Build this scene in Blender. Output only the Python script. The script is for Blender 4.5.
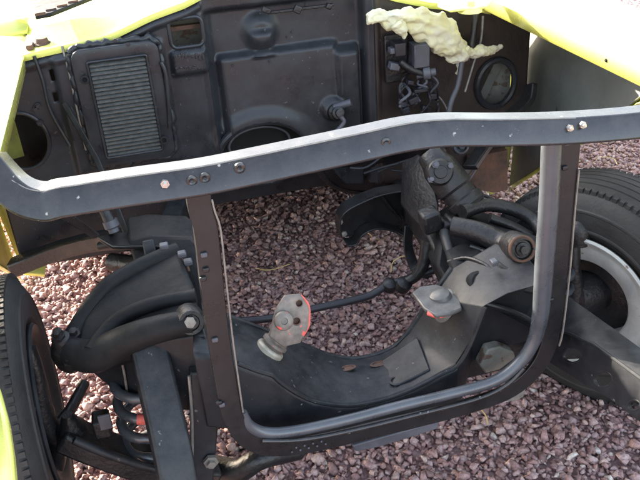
import bpy, bmesh, math, random
import numpy as np
from mathutils import Vector, Matrix, noise
random.seed(7); np.random.seed(7)
S = bpy.context.scene
for o in list(bpy.data.objects): bpy.data.objects.remove(o)
COL = S.collection
R_ = math.radians

# ------------------------------------------------------------------ camera
F = 780.0; CAM = Vector((-0.413, -1.231, 1.552))
PITCH, YAW, ROLL = R_(29.5), R_(12.7), R_(4.3)
fw = Vector((math.cos(PITCH)*math.sin(YAW), math.cos(PITCH)*math.cos(YAW), -math.sin(PITCH)))
rt = Vector((math.cos(YAW), -math.sin(YAW), 0)); up = rt.cross(fw)
RT = rt*math.cos(ROLL) - up*math.sin(ROLL); UP = up*math.cos(ROLL) + rt*math.sin(ROLL)
cam_d = bpy.data.cameras.new('camera'); cam = bpy.data.objects.new('camera', cam_d); COL.objects.link(cam)
m = Matrix.Identity(4)
for i, v in enumerate((RT, UP, -fw)):
    for j in range(3): m[j][i] = v[j]
m.translation = CAM
cam.matrix_world = m
cam_d.sensor_width = 36; cam_d.lens = F/640*36; cam_d.clip_end = 2000; cam_d.clip_start = 0.02
S.camera = cam
# ------------------------------------------------------------------ sky, sun, exposure
SUN_EL = R_(20); SUN_AZ = R_(-36)          # azimuth from +Y, negative = towards -X
W = bpy.data.worlds.new('World'); S.world = W; W.use_nodes = True
nt = W.node_tree; nt.nodes.clear()
sky = nt.nodes.new('ShaderNodeTexSky'); sky.sky_type = 'NISHITA'; sky.sun_disc = False
sky.sun_elevation = SUN_EL; sky.sun_rotation = SUN_AZ; sky.air_density = 1.0; sky.dust_density = 3.0; sky.ozone_density = 0.6
bg = nt.nodes.new('ShaderNodeBackground'); bg.inputs[1].default_value = 0.15
wo = nt.nodes.new('ShaderNodeOutputWorld')
hs_ = nt.nodes.new('ShaderNodeHueSaturation'); hs_.inputs['Saturation'].default_value = 0.66
nt.links.new(sky.outputs[0], hs_.inputs['Color']); nt.links.new(hs_.outputs[0], bg.inputs[0]); nt.links.new(bg.outputs[0], wo.inputs[0])
sd = bpy.data.lights.new('sun', 'SUN'); sun = bpy.data.objects.new('sun', sd); COL.objects.link(sun)
sd.energy = 4.6; sd.angle = R_(0.5); sd.color = (1.0, 0.87, 0.70)
sdir = Vector((math.sin(SUN_AZ)*math.cos(SUN_EL), math.cos(SUN_AZ)*math.cos(SUN_EL), math.sin(SUN_EL)))
sun.rotation_euler = sdir.to_track_quat('Z', 'Y').to_euler(); sun.location = sdir*20
S.view_settings.view_transform = 'Standard'; S.view_settings.look = 'None'
S.view_settings.gamma = 1; S.view_settings.use_curve_mapping = False
S.view_settings.exposure = 2.65
S.render.engine = 'CYCLES'

# ------------------------------------------------------------------ helpers
def at(px, py, **k):
    d = fw*F + RT*(px-320) - UP*(py-240)
    (a, v), = k.items(); i = 'xyz'.index(a)
    return CAM + d*((v-CAM[i])/d[i])
def pts(lst, **k):
    """pixel list -> points; a third entry in a tuple overrides the depth (y)"""
    out = []
    for p in lst:
        out.append(at(p[0], p[1], y=p[2]) if len(p) > 2 else at(p[0], p[1], **k))
    return out

def newmat(name, col, rough=0.5, metal=0.0, var=0.35, vscale=9.0, bump=0.15, bscale=60.0, coat=0.0, dust=None, dust_amt=0.0, col2=None, spots=None, rvar=0.12, spec=0.5):
    mt = bpy.data.materials.new(name); mt.use_nodes = True
    n = mt.node_tree.nodes; l = mt.node_tree.links; b = n['Principled BSDF']
    tc = n.new('ShaderNodeTexCoord'); geo = n.new('ShaderNodeNewGeometry')
    pos = geo.outputs['Position']
    n1 = n.new('ShaderNodeTexNoise'); n1.inputs['Scale'].default_value = vscale; n1.inputs['Detail'].default_value = 6; n1.inputs['Roughness'].default_value = 0.65
    l.new(pos, n1.inputs['Vector'])
    rp = n.new('ShaderNodeValToRGB'); rp.color_ramp.elements[0].position = 0.32; rp.color_ramp.elements[1].position = 0.68
    c2 = col2 if col2 else tuple(min(1, c*(1+var)) for c in col)
    rp.color_ramp.elements[0].color = (*[c*(1-var) if not col2 else c for c in col], 1); rp.color_ramp.elements[1].color = (*c2, 1)
    l.new(n1.outputs['Fac'], rp.inputs[0]); cur = rp.outputs[0]
    if dust:
        n3 = n.new('ShaderNodeTexNoise'); n3.inputs['Scale'].default_value = 22; n3.inputs['Detail'].default_value = 8; n3.inputs['Roughness'].default_value = 0.75
        l.new(pos, n3.inputs['Vector'])
        sx = n.new('ShaderNodeSeparateXYZ'); l.new(geo.outputs['Normal'], sx.inputs[0])
        mr = n.new('ShaderNodeMapRange'); mr.inputs[1].default_value = -0.2; mr.inputs[2].default_value = 1.0; mr.inputs[3].default_value = 0.15; mr.inputs[4].default_value = 1.0
        l.new(sx.outputs[2], mr.inputs[0])
        r3 = n.new('ShaderNodeMapRange'); r3.inputs[1].default_value = 0.38; r3.inputs[2].default_value = 0.72; l.new(n3.outputs['Fac'], r3.inputs[0])
        mu = n.new('ShaderNodeMath'); mu.operation = 'MULTIPLY'; l.new(mr.outputs[0], mu.inputs[0]); l.new(r3.outputs[0], mu.inputs[1])
        mu2 = n.new('ShaderNodeMath'); mu2.operation = 'MULTIPLY'; mu2.inputs[1].default_value = dust_amt; l.new(mu.outputs[0], mu2.inputs[0])
        mx = n.new('ShaderNodeMix'); mx.data_type = 'RGBA'; l.new(mu2.outputs[0], mx.inputs[0]); l.new(cur, mx.inputs[6]); mx.inputs[7].default_value = (*dust, 1)
        cur = mx.outputs[2]
    if spots:
        scol, ssc, sth = spots
        n4 = n.new('ShaderNodeTexNoise'); n4.inputs['Scale'].default_value = ssc; n4.inputs['Detail'].default_value = 5; l.new(pos, n4.inputs['Vector'])
        r4 = n.new('ShaderNodeMapRange'); r4.inputs[1].default_value = sth; r4.inputs[2].default_value = sth+0.04; l.new(n4.outputs['Fac'], r4.inputs[0])
        mx = n.new('ShaderNodeMix'); mx.data_type = 'RGBA'; l.new(r4.outputs[0], mx.inputs[0]); l.new(cur, mx.inputs[6]); mx.inputs[7].default_value = (*scol, 1)
        cur = mx.outputs[2]
    l.new(cur, b.inputs['Base Color'])
    mr2 = n.new('ShaderNodeMapRange'); mr2.inputs[3].default_value = max(0.05, rough-rvar); mr2.inputs[4].default_value = min(1, rough+rvar); mr2.inputs[1].default_value = 0.3; mr2.inputs[2].default_value = 0.7
    l.new(n1.outputs['Fac'], mr2.inputs[0]); l.new(mr2.outputs[0], b.inputs['Roughness'])
    b.inputs['Metallic'].default_value = metal; b.inputs['Coat Weight'].default_value = coat
    b.inputs['Specular IOR Level'].default_value = spec
    if bump:
        nb = n.new('ShaderNodeTexNoise'); nb.inputs['Scale'].default_value = bscale; nb.inputs['Detail'].default_value = 5; l.new(pos, nb.inputs['Vector'])
        bp = n.new('ShaderNodeBump'); bp.inputs['Strength'].default_value = bump; bp.inputs['Distance'].default_value = 0.004
        l.new(nb.outputs['Fac'], bp.inputs['Height']); l.new(bp.outputs[0], b.inputs['Normal'])
    return mt
DUST = (0.16, 0.13, 0.115)
M = {}
M['black'] = newmat('black_gloss_paint', (0.010, 0.011, 0.012), 0.32, dust=DUST, dust_amt=0.15, bump=0.14, bscale=45, spec=0.5)
M['rail'] = newmat('black_rail_paint', (0.016, 0.016, 0.017), 0.25, dust=DUST, dust_amt=0.28, bump=0.08, bscale=25, spec=0.6, spots=((0.35, 0.33, 0.30), 55, 0.69))
M['frame'] = newmat('black_chassis_paint', (0.012, 0.014, 0.017), 0.45, dust=(0.10, 0.095, 0.095), dust_amt=0.42, bump=0.18, bscale=40, spec=0.35, spots=((0.13, 0.125, 0.12), 70, 0.69))
M['grease'] = newmat('greasy_black_iron', (0.010, 0.010, 0.011), 0.42, dust=(0.07, 0.062, 0.056), dust_amt=0.32, bump=0.55, bscale=90)
M['fire'] = newmat('black_firewall_paint', (0.023, 0.025, 0.029), 0.35, dust=(0.09, 0.095, 0.10), dust_amt=0.15, bump=0.22, bscale=30, spec=0.38, spots=((0.085, 0.085, 0.085), 75, 0.685))
M['primer'] = newmat('brown_primer', (0.013, 0.011, 0.010), 0.45, col2=(0.034, 0.021, 0.018), vscale=5, bump=0.25)
M['rust'] = newmat('rusty_steel', (0.05, 0.032, 0.024), 0.75, col2=(0.16, 0.08, 0.05), vscale=25, bump=0.5)
M['yellow'] = newmat('lime_yellow_paint', (0.80, 0.82, 0.20), 0.28, var=0.04, coat=0.6, bump=0.03, rvar=0.05)
M['olive'] = newmat('yellow_overspray', (0.42, 0.42, 0.05), 0.6, col2=(0.12, 0.12, 0.05), vscale=6)
M['grey'] = newmat('grey_inner_paint', (0.20, 0.215, 0.20), 0.55, col2=(0.11, 0.115, 0.105), vscale=3.2, bump=0.15, dust=(0.14, 0.11, 0.09), dust_amt=0.5, spots=((0.05, 0.045, 0.04), 9, 0.66))
M['rubber'] = newmat('tyre_rubber', (0.017, 0.017, 0.017), 0.68, dust=(0.07, 0.066, 0.058), dust_amt=0.4, var=0.4, bump=0.3, bscale=120)
M['rim'] = newmat('pale_rim_steel', (0.50, 0.51, 0.48), 0.5, col2=(0.34, 0.36, 0.34), vscale=14, spots=((0.16, 0.10, 0.07), 38, 0.66))
M['zinc'] = newmat('zinc_plate', (0.23, 0.20, 0.17), 0.55, metal=0.3, col2=(0.13, 0.115, 0.10), vscale=40, spots=((0.75, 0.12, 0.10), 42, 0.60), bump=0.3)
M['zincp'] = newmat('dull_zinc', (0.30, 0.285, 0.25), 0.45, metal=0.4, col2=(0.17, 0.16, 0.145), vscale=40, bump=0.3)
M['redpaint'] = newmat('red_paint_mark', (0.72, 0.14, 0.11), 0.5, var=0.25, vscale=60)
M['bolt'] = newmat('bright_bolt', (0.55, 0.54, 0.50), 0.3, metal=0.8, var=0.2)
M['fin'] = newmat('coil_fin', (0.14, 0.15, 0.145), 0.45, metal=0.3, var=0.3, vscale=60)
M['dark'] = newmat('dark_cavity', (0.008, 0.008, 0.008), 0.9, bump=0)
M['wire'] = newmat('wire_sleeve', (0.018, 0.017, 0.022), 0.5, bump=0.2)
M['bluegrey'] = newmat('blue_grey_housing', (0.075, 0.078, 0.092), 0.45, bump=0.15)
M['paper'] = newmat('masking_paper', (0.66, 0.62, 0.32), 0.7, col2=(0.60, 0.58, 0.47), vscale=14, bump=0.25, bscale=40)
M['straw'] = newmat('dry_straw', (0.52, 0.38, 0.17), 0.7, var=0.2)
M['pale'] = newmat('pale_cast', (0.20, 0.195, 0.165), 0.6, spots=((0.13, 0.085, 0.06), 30, 0.57), bump=0.4)
M['cream'] = newmat('aged_cream_metal', (0.40, 0.37, 0.30), 0.5, metal=0.2, col2=(0.24, 0.22, 0.18), vscale=45, bump=0.3)
M['tube'] = newmat('spring_grey_tube_sheen', (0.050, 0.058, 0.068), 0.30, dust=DUST, dust_amt=0.2, bump=0.06, spec=0.8)  # lighter grey paints a sky sheen on the inner tube; plain grey on springs
M['castarm'] = newmat('rough_cast_black', (0.010, 0.011, 0.012), 0.58, dust=(0.075, 0.07, 0.065), dust_amt=0.22, bump=0.6, bscale=38, spec=0.22)
M['zincd'] = newmat('dark_zinc', (0.16, 0.155, 0.145), 0.5, metal=0.4, col2=(0.09, 0.088, 0.085), vscale=40, bump=0.3)

def link(name, bm, mat, parent=None, smooth=40, bevel=0.0, seg=2, solid=0.0, off=-1):
    bmesh.ops.recalc_face_normals(bm, faces=bm.faces)
    me = bpy.data.meshes.new(name); bm.to_mesh(me); bm.free()
    if smooth:
        for p in me.polygons: p.use_smooth = True
        me.set_sharp_from_angle(angle=R_(smooth))
    o = bpy.data.objects.new(name, me); COL.objects.link(o)
    if mat: me.materials.append(M[mat])
    if solid:
        md = o.modifiers.new('solid', 'SOLIDIFY'); md.thickness = solid; md.offset = off
    if bevel:
        md = o.modifiers.new('bevel', 'BEVEL'); md.width = bevel; md.segments = seg; md.limit_method = 'ANGLE'; md.angle_limit = R_(35)
    if parent: o.parent = parent
    return o
def smooth_path(P, n=6):
    P = [Vector(p) for p in P]; out = []
    for i in range(len(P)-1):
        p0 = P[max(0, i-1)]; p1 = P[i]; p2 = P[i+1]; p3 = P[min(len(P)-1, i+2)]
        for k in range(n):
            t = k/n
            out.append(0.5*((2*p1)+(p2-p0)*t+(2*p0-5*p1+4*p2-p3)*t*t+(3*p1-p0-3*p2+p3)*t**3))
    out.append(P[-1]); return out
def tube(bm, P, r, seg=12, sm=5, cap=True):
    n0 = len(P)
    rr = r if isinstance(r, (list, tuple)) else [r]*n0
    if sm and n0 > 2:
        Q = smooth_path(P, sm); rs = []
        for i in range(len(Q)):
            f = i/sm; a = min(int(f), n0-2); t = f-a; rs.append(rr[a]*(1-t)+rr[a+1]*t)
        P, rr = Q, rs
    else: P = [Vector(p) for p in P]
    rings = []; nrm = None
    for i, p in enumerate(P):
        t = (P[min(i+1, len(P)-1)]-P[max(i-1, 0)]).normalized()
        if nrm is None:
            nrm = t.orthogonal().normalized()
        else:
            nrm = (nrm - t*nrm.dot(t)).normalized()
        bn = t.cross(nrm)
        rings.append([bm.verts.new(p + (nrm*math.cos(2*math.pi*k/seg)+bn*math.sin(2*math.pi*k/seg))*rr[i]) for k in range(seg)])
    for a, b in zip(rings, rings[1:]):
        for k in range(seg): bm.faces.new((a[k], a[(k+1) % seg], b[(k+1) % seg], b[k]))
    if cap: bm.faces.new(rings[0][::-1]); bm.faces.new(rings[-1])
def sweep(bm, P, prof, vdir, sm=0, closed_prof=True, scale=None):
    """profile (u,v): u = tangent x vdir, v = vdir"""
    P = [Vector(p) for p in P]
    if sm: P = smooth_path(P, sm)
    rings = []
    for i, p in enumerate(P):
        t = (P[min(i+1, len(P)-1)]-P[max(i-1, 0)]).normalized()
        v = Vector(vdir); v = (v-t*v.dot(t)).normalized(); u = t.cross(v)
        s = scale(i/(len(P)-1)) if scale else 1
        rings.append([bm.verts.new(p+u*a*s+v*b*s) for a, b in prof])
    n = len(prof)
    for a, b in zip(rings, rings[1:]):
        for k in range(n if closed_prof else n-1): bm.faces.new((a[k], a[(k+1) % n], b[(k+1) % n], b[k]))
    if closed_prof: bm.faces.new(rings[0][::-1]); bm.faces.new(rings[-1])
def rect(w, h, u0=0, v0=0): return [(u0-w/2, v0-h/2), (u0+w/2, v0-h/2), (u0+w/2, v0+h/2), (u0-w/2, v0+h/2)]
def slab(bm, P, vec):
    P = [Vector(p) for p in P]; vec = Vector(vec)
    a = [bm.verts.new(p) for p in P]; b = [bm.verts.new(p+vec) for p in P]; n = len(P)
    bm.faces.new(a); bm.faces.new(b[::-1])
    for i in range(n): bm.faces.new((a[i], b[i], b[(i+1) % n], a[(i+1) % n]))
def box(bm, c, s, rot=None):
    mt = Matrix.Translation(Vector(c)) @ (rot.to_4x4() if rot else Matrix.Identity(4)) @ Matrix.Diagonal((*s, 1))
    bmesh.ops.create_cube(bm, size=1, matrix=mt)
def lathe(bm, origin, axis, prof, seg=32, closed=False):
    """prof: list of (r, h) along axis"""
    o = Vector(origin); ax = Vector(axis).normalized(); u = ax.orthogonal().normalized(); v = ax.cross(u)
    rings = []
    for r, h in prof:
        if r < 1e-6: rings.append([bm.verts.new(o+ax*h)])
        else: rings.append([bm.verts.new(o+ax*h+(u*math.cos(2*math.pi*k/seg)+v*math.sin(2*math.pi*k/seg))*r) for k in range(seg)])
    pr = list(zip(rings, rings[1:]))
    if closed: pr.append((rings[-1], rings[0]))
    for a, b in pr:
        for k in range(seg):
            k2 = (k+1) % seg
            if len(a) == 1 and len(b) == 1: continue
            if len(a) == 1: bm.faces.new((a[0], b[k2], b[k]))
            elif len(b) == 1: bm.faces.new((a[k], a[k2], b[0]))
            else: bm.faces.new((a[k], a[k2], b[k2], b[k]))
def plate(bm, outer, holes):
    """flat sheet with holes (points in one plane)"""
    ed = []
    for loop in [outer]+holes:
        vs = [bm.verts.new(p) for p in loop]
        for i in range(len(vs)): ed.append(bm.edges.new((vs[i], vs[(i+1) % len(vs)])))
    bmesh.ops.triangle_fill(bm, use_beauty=True, use_dissolve=False, edges=ed)
def circ(c, u, v, ru, rv=None, n=24):
    rv = rv or ru; c = Vector(c); u = Vector(u); v = Vector(v)
    return [c+u*ru*math.cos(2*math.pi*k/n)+v*rv*math.sin(2*math.pi*k/n) for k in range(n)]
X, Y, Z = Vector((1, 0, 0)), Vector((0, 1, 0)), Vector((0, 0, 1))
def B(): return bmesh.new()
def tubeo(name, P, r, mat, parent, seg=12, sm=5):
    bm = B(); tube(bm, P, r, seg, sm); return link(name, bm, mat, parent)
def bolt(parent, p, axis, r=0.008, h=0.008, mat='bolt', name='bolt'):
    bm = B(); lathe(bm, p, axis, [(0, -h*.5), (r*1.7, -h*.5), (r*1.7, h*.25), (r, h*.25), (r, h), (0, h*1.1)], 6); return link(name, bm, mat, parent, smooth=25)

def struct(o, kind='structure'): o['kind'] = kind; return o

# ================================================================== ground and gravel
bm = B(); bmesh.ops.create_grid(bm, x_segments=4, y_segments=4, size=400)
g = link('ground', bm, None, smooth=0); struct(g)
mt = bpy.data.materials.new('gravel_bed'); mt.use_nodes = True
n = mt.node_tree.nodes; l = mt.node_tree.links; b = n['Principled BSDF']; b.inputs['Roughness'].default_value = 0.9
geo = n.new('ShaderNodeNewGeometry'); vo = n.new('ShaderNodeTexVoronoi'); vo.inputs['Scale'].default_value = 34; l.new(geo.outputs['Position'], vo.inputs['Vector'])
sp = n.new('ShaderNodeSeparateColor'); l.new(vo.outputs['Color'], sp.inputs[0])
rp = n.new('ShaderNodeValToRGB'); e = rp.color_ramp.elements; e[0].color = (0.20, 0.125, 0.12, 1); e[1].color = (0.37, 0.25, 0.245, 1); l.new(sp.outputs[0], rp.inputs[0]); l.new(rp.outputs[0], b.inputs['Base Color'])
bp = n.new('ShaderNodeBump'); bp.inputs['Strength'].default_value = 1; bp.inputs['Distance'].default_value = 0.015; bp.invert = True
l.new(vo.outputs['Distance'], bp.inputs['Height']); l.new(bp.outputs[0], b.inputs['Normal'])
g.data.materials.append(mt)

mt = bpy.data.materials.new('red_gravel_stone'); mt.use_nodes = True
n = mt.node_tree.nodes; l = mt.node_tree.links; b = n['Principled BSDF']; b.inputs['Roughness'].default_value = 0.82
geo = n.new('ShaderNodeNewGeometry')
rp = n.new('ShaderNodeValToRGB'); cr = rp.color_ramp; e = cr.elements
e[0].position = 0.0; e[0].color = (0.22, 0.130, 0.120, 1); e[1].position = 1.0; e[1].color = (0.58, 0.51, 0.46, 1)
for p, c in ((0.30, (0.33, 0.195, 0.180, 1)), (0.55, (0.395, 0.245, 0.225, 1)), (0.75, (0.41, 0.295, 0.285, 1)), (0.90, (0.47, 0.315, 0.280, 1)), (0.965, (0.52, 0.39, 0.34, 1))):
    q = e.new(p); q.color = c
l.new(geo.outputs['Random Per Island'], rp.inputs[0])
no = n.new('ShaderNodeTexNoise'); no.inputs['Scale'].default_value = 160; no.inputs['Detail'].default_value = 4; l.new(geo.outputs['Position'], no.inputs['Vector'])
mr = n.new('ShaderNodeMapRange'); mr.inputs[1].default_value = 0.3; mr.inputs[2].default_value = 0.7; mr.inputs[3].default_value = 0.70; mr.inputs[4].default_value = 1.3; l.new(no.outputs['Fac'], mr.inputs[0])
mx = n.new('ShaderNodeMix'); mx.data_type = 'RGBA'; mx.blend_type = 'MULTIPLY'; mx.inputs[0].default_value = 1; l.new(rp.outputs[0], mx.inputs[6]); l.new(mr.outputs[0], mx.inputs[7])
l.new(mx.outputs[2], b.inputs['Base Color'])
bp = n.new('ShaderNodeBump'); bp.inputs['Strength'].default_value = 0.5; bp.inputs['Distance'].default_value = 0.003; l.new(no.outputs['Fac'], bp.inputs['Height']); l.new(bp.outputs[0], b.inputs['Normal'])
M['stone'] = mt

def rock_variants(k=14):
    out = []
    for _ in range(k):
        bm = B()
        for i in range(10):
            v = Vector((random.gauss(0, 1), random.gauss(0, 1), random.gauss(0, 1))).normalized()
            bm.verts.new(Vector((v.x*1.0, v.y*random.uniform(.7, .95), v.z*.6)))
        r = bmesh.ops.convex_hull(bm, input=bm.verts)
        for v in [v for v in bm.verts if not v.link_faces]: bm.verts.remove(v)
        bmesh.ops.triangulate(bm, faces=bm.faces)
        bm.verts.index_update()
        out.append((np.array([v.co[:] for v in bm.verts]), np.array([[v.index for v in f.verts] for f in bm.faces])))
        bm.free()
    return out
RV = rock_variants()
def gravel():
    N = 185000
    px = np.random.uniform(-1.6, 3.0, N); py = np.random.uniform(-0.55, 3.4, N)
    d = np.hypot(px+.413, py+1.231); keep = np.random.rand(N) < np.clip(1.30-0.16*d, .45, 1)
    px, py = px[keep], py[keep]; N = len(px)
    size = np.clip(np.random.lognormal(math.log(0.0100), 0.32, N), 0.005, 0.021)
    verts = []; faces = []; off = 0
    which = np.random.randint(0, len(RV), N)
    for w, (rv, rf) in enumerate(RV):
        idx = np.where(which == w)[0]; k = len(idx)
        a = np.random.uniform(0, 2*np.pi, k); tx = np.random.normal(0, .5, k); ty = np.random.normal(0, .5, k)
        ca, sa = np.cos(a), np.sin(a)
        P = rv[None]*size[idx][:, None, None]*np.random.uniform(.8, 1.25, (k, 1, 3))
        c, s = np.cos(tx)[:, None], np.sin(tx)[:, None]
        y = P[..., 1]*c-P[..., 2]*s; z = P[..., 1]*s+P[..., 2]*c; x = P[..., 0]
        c, s = np.cos(ty)[:, None], np.sin(ty)[:, None]
        x, z = x*c+z*s, -x*s+z*c
        x, y = x*ca[:, None]-y*sa[:, None], x*sa[:, None]+y*ca[:, None]
        zz = size[idx]*np.random.uniform(-.1, 1.15, k)
        V = np.stack([x+px[idx][:, None], y+py[idx][:, None], z+zz[:, None]], -1).reshape(-1, 3)
        Fc = (rf[None]+(np.arange(k)*len(rv))[:, None, None]).reshape(-1, 3)+off
        verts.append(V); faces.append(Fc); off += len(V)
    V = np.concatenate(verts); Fc = np.concatenate(faces)
    me = bpy.data.meshes.new('gravel'); me.vertices.add(len(V)); me.vertices.foreach_set('co', V.astype(np.float32).ravel())
    me.loops.add(Fc.size); me.loops.foreach_set('vertex_index', Fc.astype(np.int32).ravel())
    me.polygons.add(len(Fc)); me.polygons.foreach_set('loop_start', np.arange(0, Fc.size, 3, dtype=np.int32))
    me.update(calc_edges=True); me.validate()
    o = bpy.data.objects.new('gravel', me); COL.objects.link(o); me.materials.append(M['stone'])
    o['kind'] = 'stuff'; o['label'] = 'crushed reddish purple gravel covering the ground under the car'; o['category'] = 'gravel'
gravel()

# ================================================================== the car
car = bpy.data.objects.new('car', None); COL.objects.link(car); car.location = (0, 0, 0)
car['label'] = 'lime yellow car with its engine removed, showing a bare black engine bay and frame'
car['category'] = 'car'

FY = 1.05
def fwp(px, py, y=FY): return at(px, py, y=y)
# ------------------------------------------------------------------ firewall
def interp(x, xs, zs): return float(np.interp(x, xs, zs))
top_px = [(0, 62), (40, 52), (72, 45), (110, 36), (150, 16), (185, 3), (205, -8), (220, -16), (300, -16), (365, -14), (390, -4), (430, 4), (480, 8), (520, 16), (545, 24), (600, 30)]
tp = [fwp(*p) for p in top_px]; TX = [p.x for p in tp]; TZ = [p.z for p in tp]
XL, XR = -0.86, 0.848
def top(x): return interp(x, TX, TZ)
def bot(x): return interp(x, [XL, -.50, -.42, -.27, -.20, .08, .20, .44, .52, .76, .79, XR], [.33, .32, .40, .50, .60, .60, .43, .38, .30, .32, .52, .60])
def ss(a, b, t):
    t = np.clip((t-a)/(b-a), 0, 1); return t*t*(3-2*t)
def rb(x, z, x0, x1, z0, z1, s=.012): return ss(x0-s, x0+s, x)*(1-ss(x1-s, x1+s, x))*ss(z0-s, z0+s, z)*(1-ss(z1-s, z1+s, z))
def box_px(p, q):
    a, c = fwp(*p), fwp(*q); return a.x, c.x, c.z, a.z
CX0, CX1 = fwp(211, 80).x, fwp(366, 80).x
cz_top = fwp(215, 12).z; led = fwp(270, 52).z
blob = fwp(262, 33); col0, col1 = fwp(338, 70).x, fwp(360, 70).x; colz = fwp(345, 50).z
tun = fwp(263, 152); knob = fwp(333, 108)
evb = (fwp(70, 105).x, fwp(168, 105).x, fwp(115, 163).z, fwp(115, 48).z)
pl = (fwp(172, 60).x, fwp(206, 60).x, fwp(190, 73).z, fwp(190, 50).z)
def relief(x, z):
    f = 0.0
    c = rb(x, z, CX0, CX1, 0.0, cz_top, .010)          # centre pressing is set back
    f += -0.040*c
    f += c*0.030*(1-ss(led-.012, led+.006, z))*rb(x, z, CX0+.03, col0, 0, 3, .014)   # lower step stands forward
    f += c*0.06*max(0, led-z)*rb(x, z, CX0+.03, col0, 0, 3, .014)
    r = math.hypot((x-blob.x)/.052, (z-blob.z)/.050)
    f += c*0.022*(1-ss(.45, 1.25, r))
    f += c*0.020*(1-ss(.02, .045, abs(x-blob.x)))*(1-ss(blob.z-.01, blob.z+.01, z))*ss(led-.02, led, z)
    f += 0.050*rb(x, z, col0, col1, 0, colz, .012)
    f += 0.018*rb(x, z, CX0-.008, CX0+.02, 0, cz_top, .010)
    rt_ = math.hypot((x-tun.x)/.150, (z-tun.z)/.115)
    f += 0.012*(1-ss(1.0, 1.35, rt_))
    rk = math.hypot((x-knob.x)/.040, (z-knob.z)/.036); f += .018*(1-ss(.7, 1.1, rk))
    f += 0.014*rb(x, z, pl[0], pl[1], pl[2], pl[3], .006)
    f += 0.012*rb(x, z, evb[0]-.02, evb[1]+.01, evb[2]-.02, evb[3]+.005, .010)
    if x < -.2:                                         # swept pressing above the coil
        zz = top(x)-.028; f += 0.012*(1-ss(.004, .014, abs(z-zz)))
    if x > CX1+.02:
        f += 0.008*rb(x, z, CX1+.012, CX1+.045, 0, 3, .003)
    f += .0012*noise.noise(Vector((x*9, z*9, 3.1)))
    return f
hole_rect = box_px((169, 21), (203, 43))
holeL = fwp(22, 141); holeR = fwp(495, 83)
slotA, slotB = fwp(53, 75), fwp(56, 97)
def is_hole(x, z):
    a = hole_rect
    if a[0] < x < a[1] and a[2] < z < a[3]: return True
    if math.hypot((x-holeL.x)/.073, (z-holeL.z)/.085) < 1: return True
    if math.hypot((x-holeR.x)/.062, (z-holeR.z)/.075) < 1: return True
    if math.hypot((x-tun.x)/.140, (z-tun.z)/.100) < 1: return True
    for s in (slotA, slotB):
        if abs(x-s.x) < .006 and abs(z-s.z) < .016: return True
    return False
def fire_panel(name, x0, x1, mat, nx, nz=100):
    bm = B(); gr = []
    for i in range(nx+1):
        x = x0+(x1-x0)*i/nx; zb, zt = bot(x), top(x)
        gr.append([bm.verts.new((x, FY-relief(x, zb+(zt-zb)*j/nz), zb+(zt-zb)*j/nz)) for j in range(nz+1)])
    for i in range(nx):
        for j in range(nz):
            q = (gr[i][j], gr[i+1][j], gr[i+1][j+1], gr[i][j+1])
            cx = sum(v.co.x for v in q)/4; cz = sum(v.co.z for v in q)/4
            if not is_hole(cx, cz): bm.faces.new(q)
    for v in [v for v in bm.verts if not v.link_faces]: bm.verts.remove(v)
    return bm
XS = CX1+.030
fire = link('firewall', fire_panel('f', XL, XS, 'fire', 200), 'fire', car, smooth=60, solid=.003, off=0)
fire2 = link('driver_side_panel', fire_panel('f', XS+.0005, XR, 'primer', 90), 'primer', fire, smooth=60, solid=.003, off=0)
# hole rims
def rim_loop(name, P, r, mat, parent):
    bm = B(); P = [Vector(p) for p in P]; n_ = len(P)
    rings = []
    for i in range(n_):
        t = (P[(i+1) % n_]-P[i-1]).normalized(); u = t.cross(Y).normalized()
        rings.append([bm.verts.new(P[i]+(u*math.cos(2*math.pi*k/8)+Y*math.sin(2*math.pi*k/8))*r) for k in range(8)])
    for i in range(n_):
        a, c = rings[i], rings[(i+1) % n_]
        for k in range(8): bm.faces.new((a[k], a[(k+1) % 8], c[(k+1) % 8], c[k]))
    return link(name, bm, mat, parent)
a = hole_rect; rr = []
for cx, cz, s0 in ((a[1]-.014, a[3]-.014, 0), (a[0]+.014, a[3]-.014, 1), (a[0]+.014, a[2]+.014, 2), (a[1]-.014, a[2]+.014, 3)):
    for k in range(6):
        an = math.pi/2*(s0+k/5); rr.append((cx+.018*math.cos(an), FY-.004, cz+.018*math.sin(an)))
rim_loop('opening_rim', rr, .006, 'fire', fire)
rim_loop('vent_rim', circ(holeL-Y*.003, X, Z, .075, .087, 40), .006, 'fire', fire)
rim_loop('vent_rim', circ(holeR-Y*.008, X, Z, .066, .079, 40), .011, 'fire', fire)
rim_loop('tunnel_rim', circ(tun-Y*.004, X, Z, .143, .103, 40), .012, 'fire', fire)
rim_loop('tunnel_seal', circ(tun+Y*.05+Z*.01, X, Z, .100, .055, 40), .004, 'bluegrey', fire)
bm = B(); box(bm, tun+Vector((0, .09, .02)), (.36, .004, .30)); link('tunnel_shade_sheet', bm, 'dark', fire)  # near-black sheet standing in for the shade inside the tunnel
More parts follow.
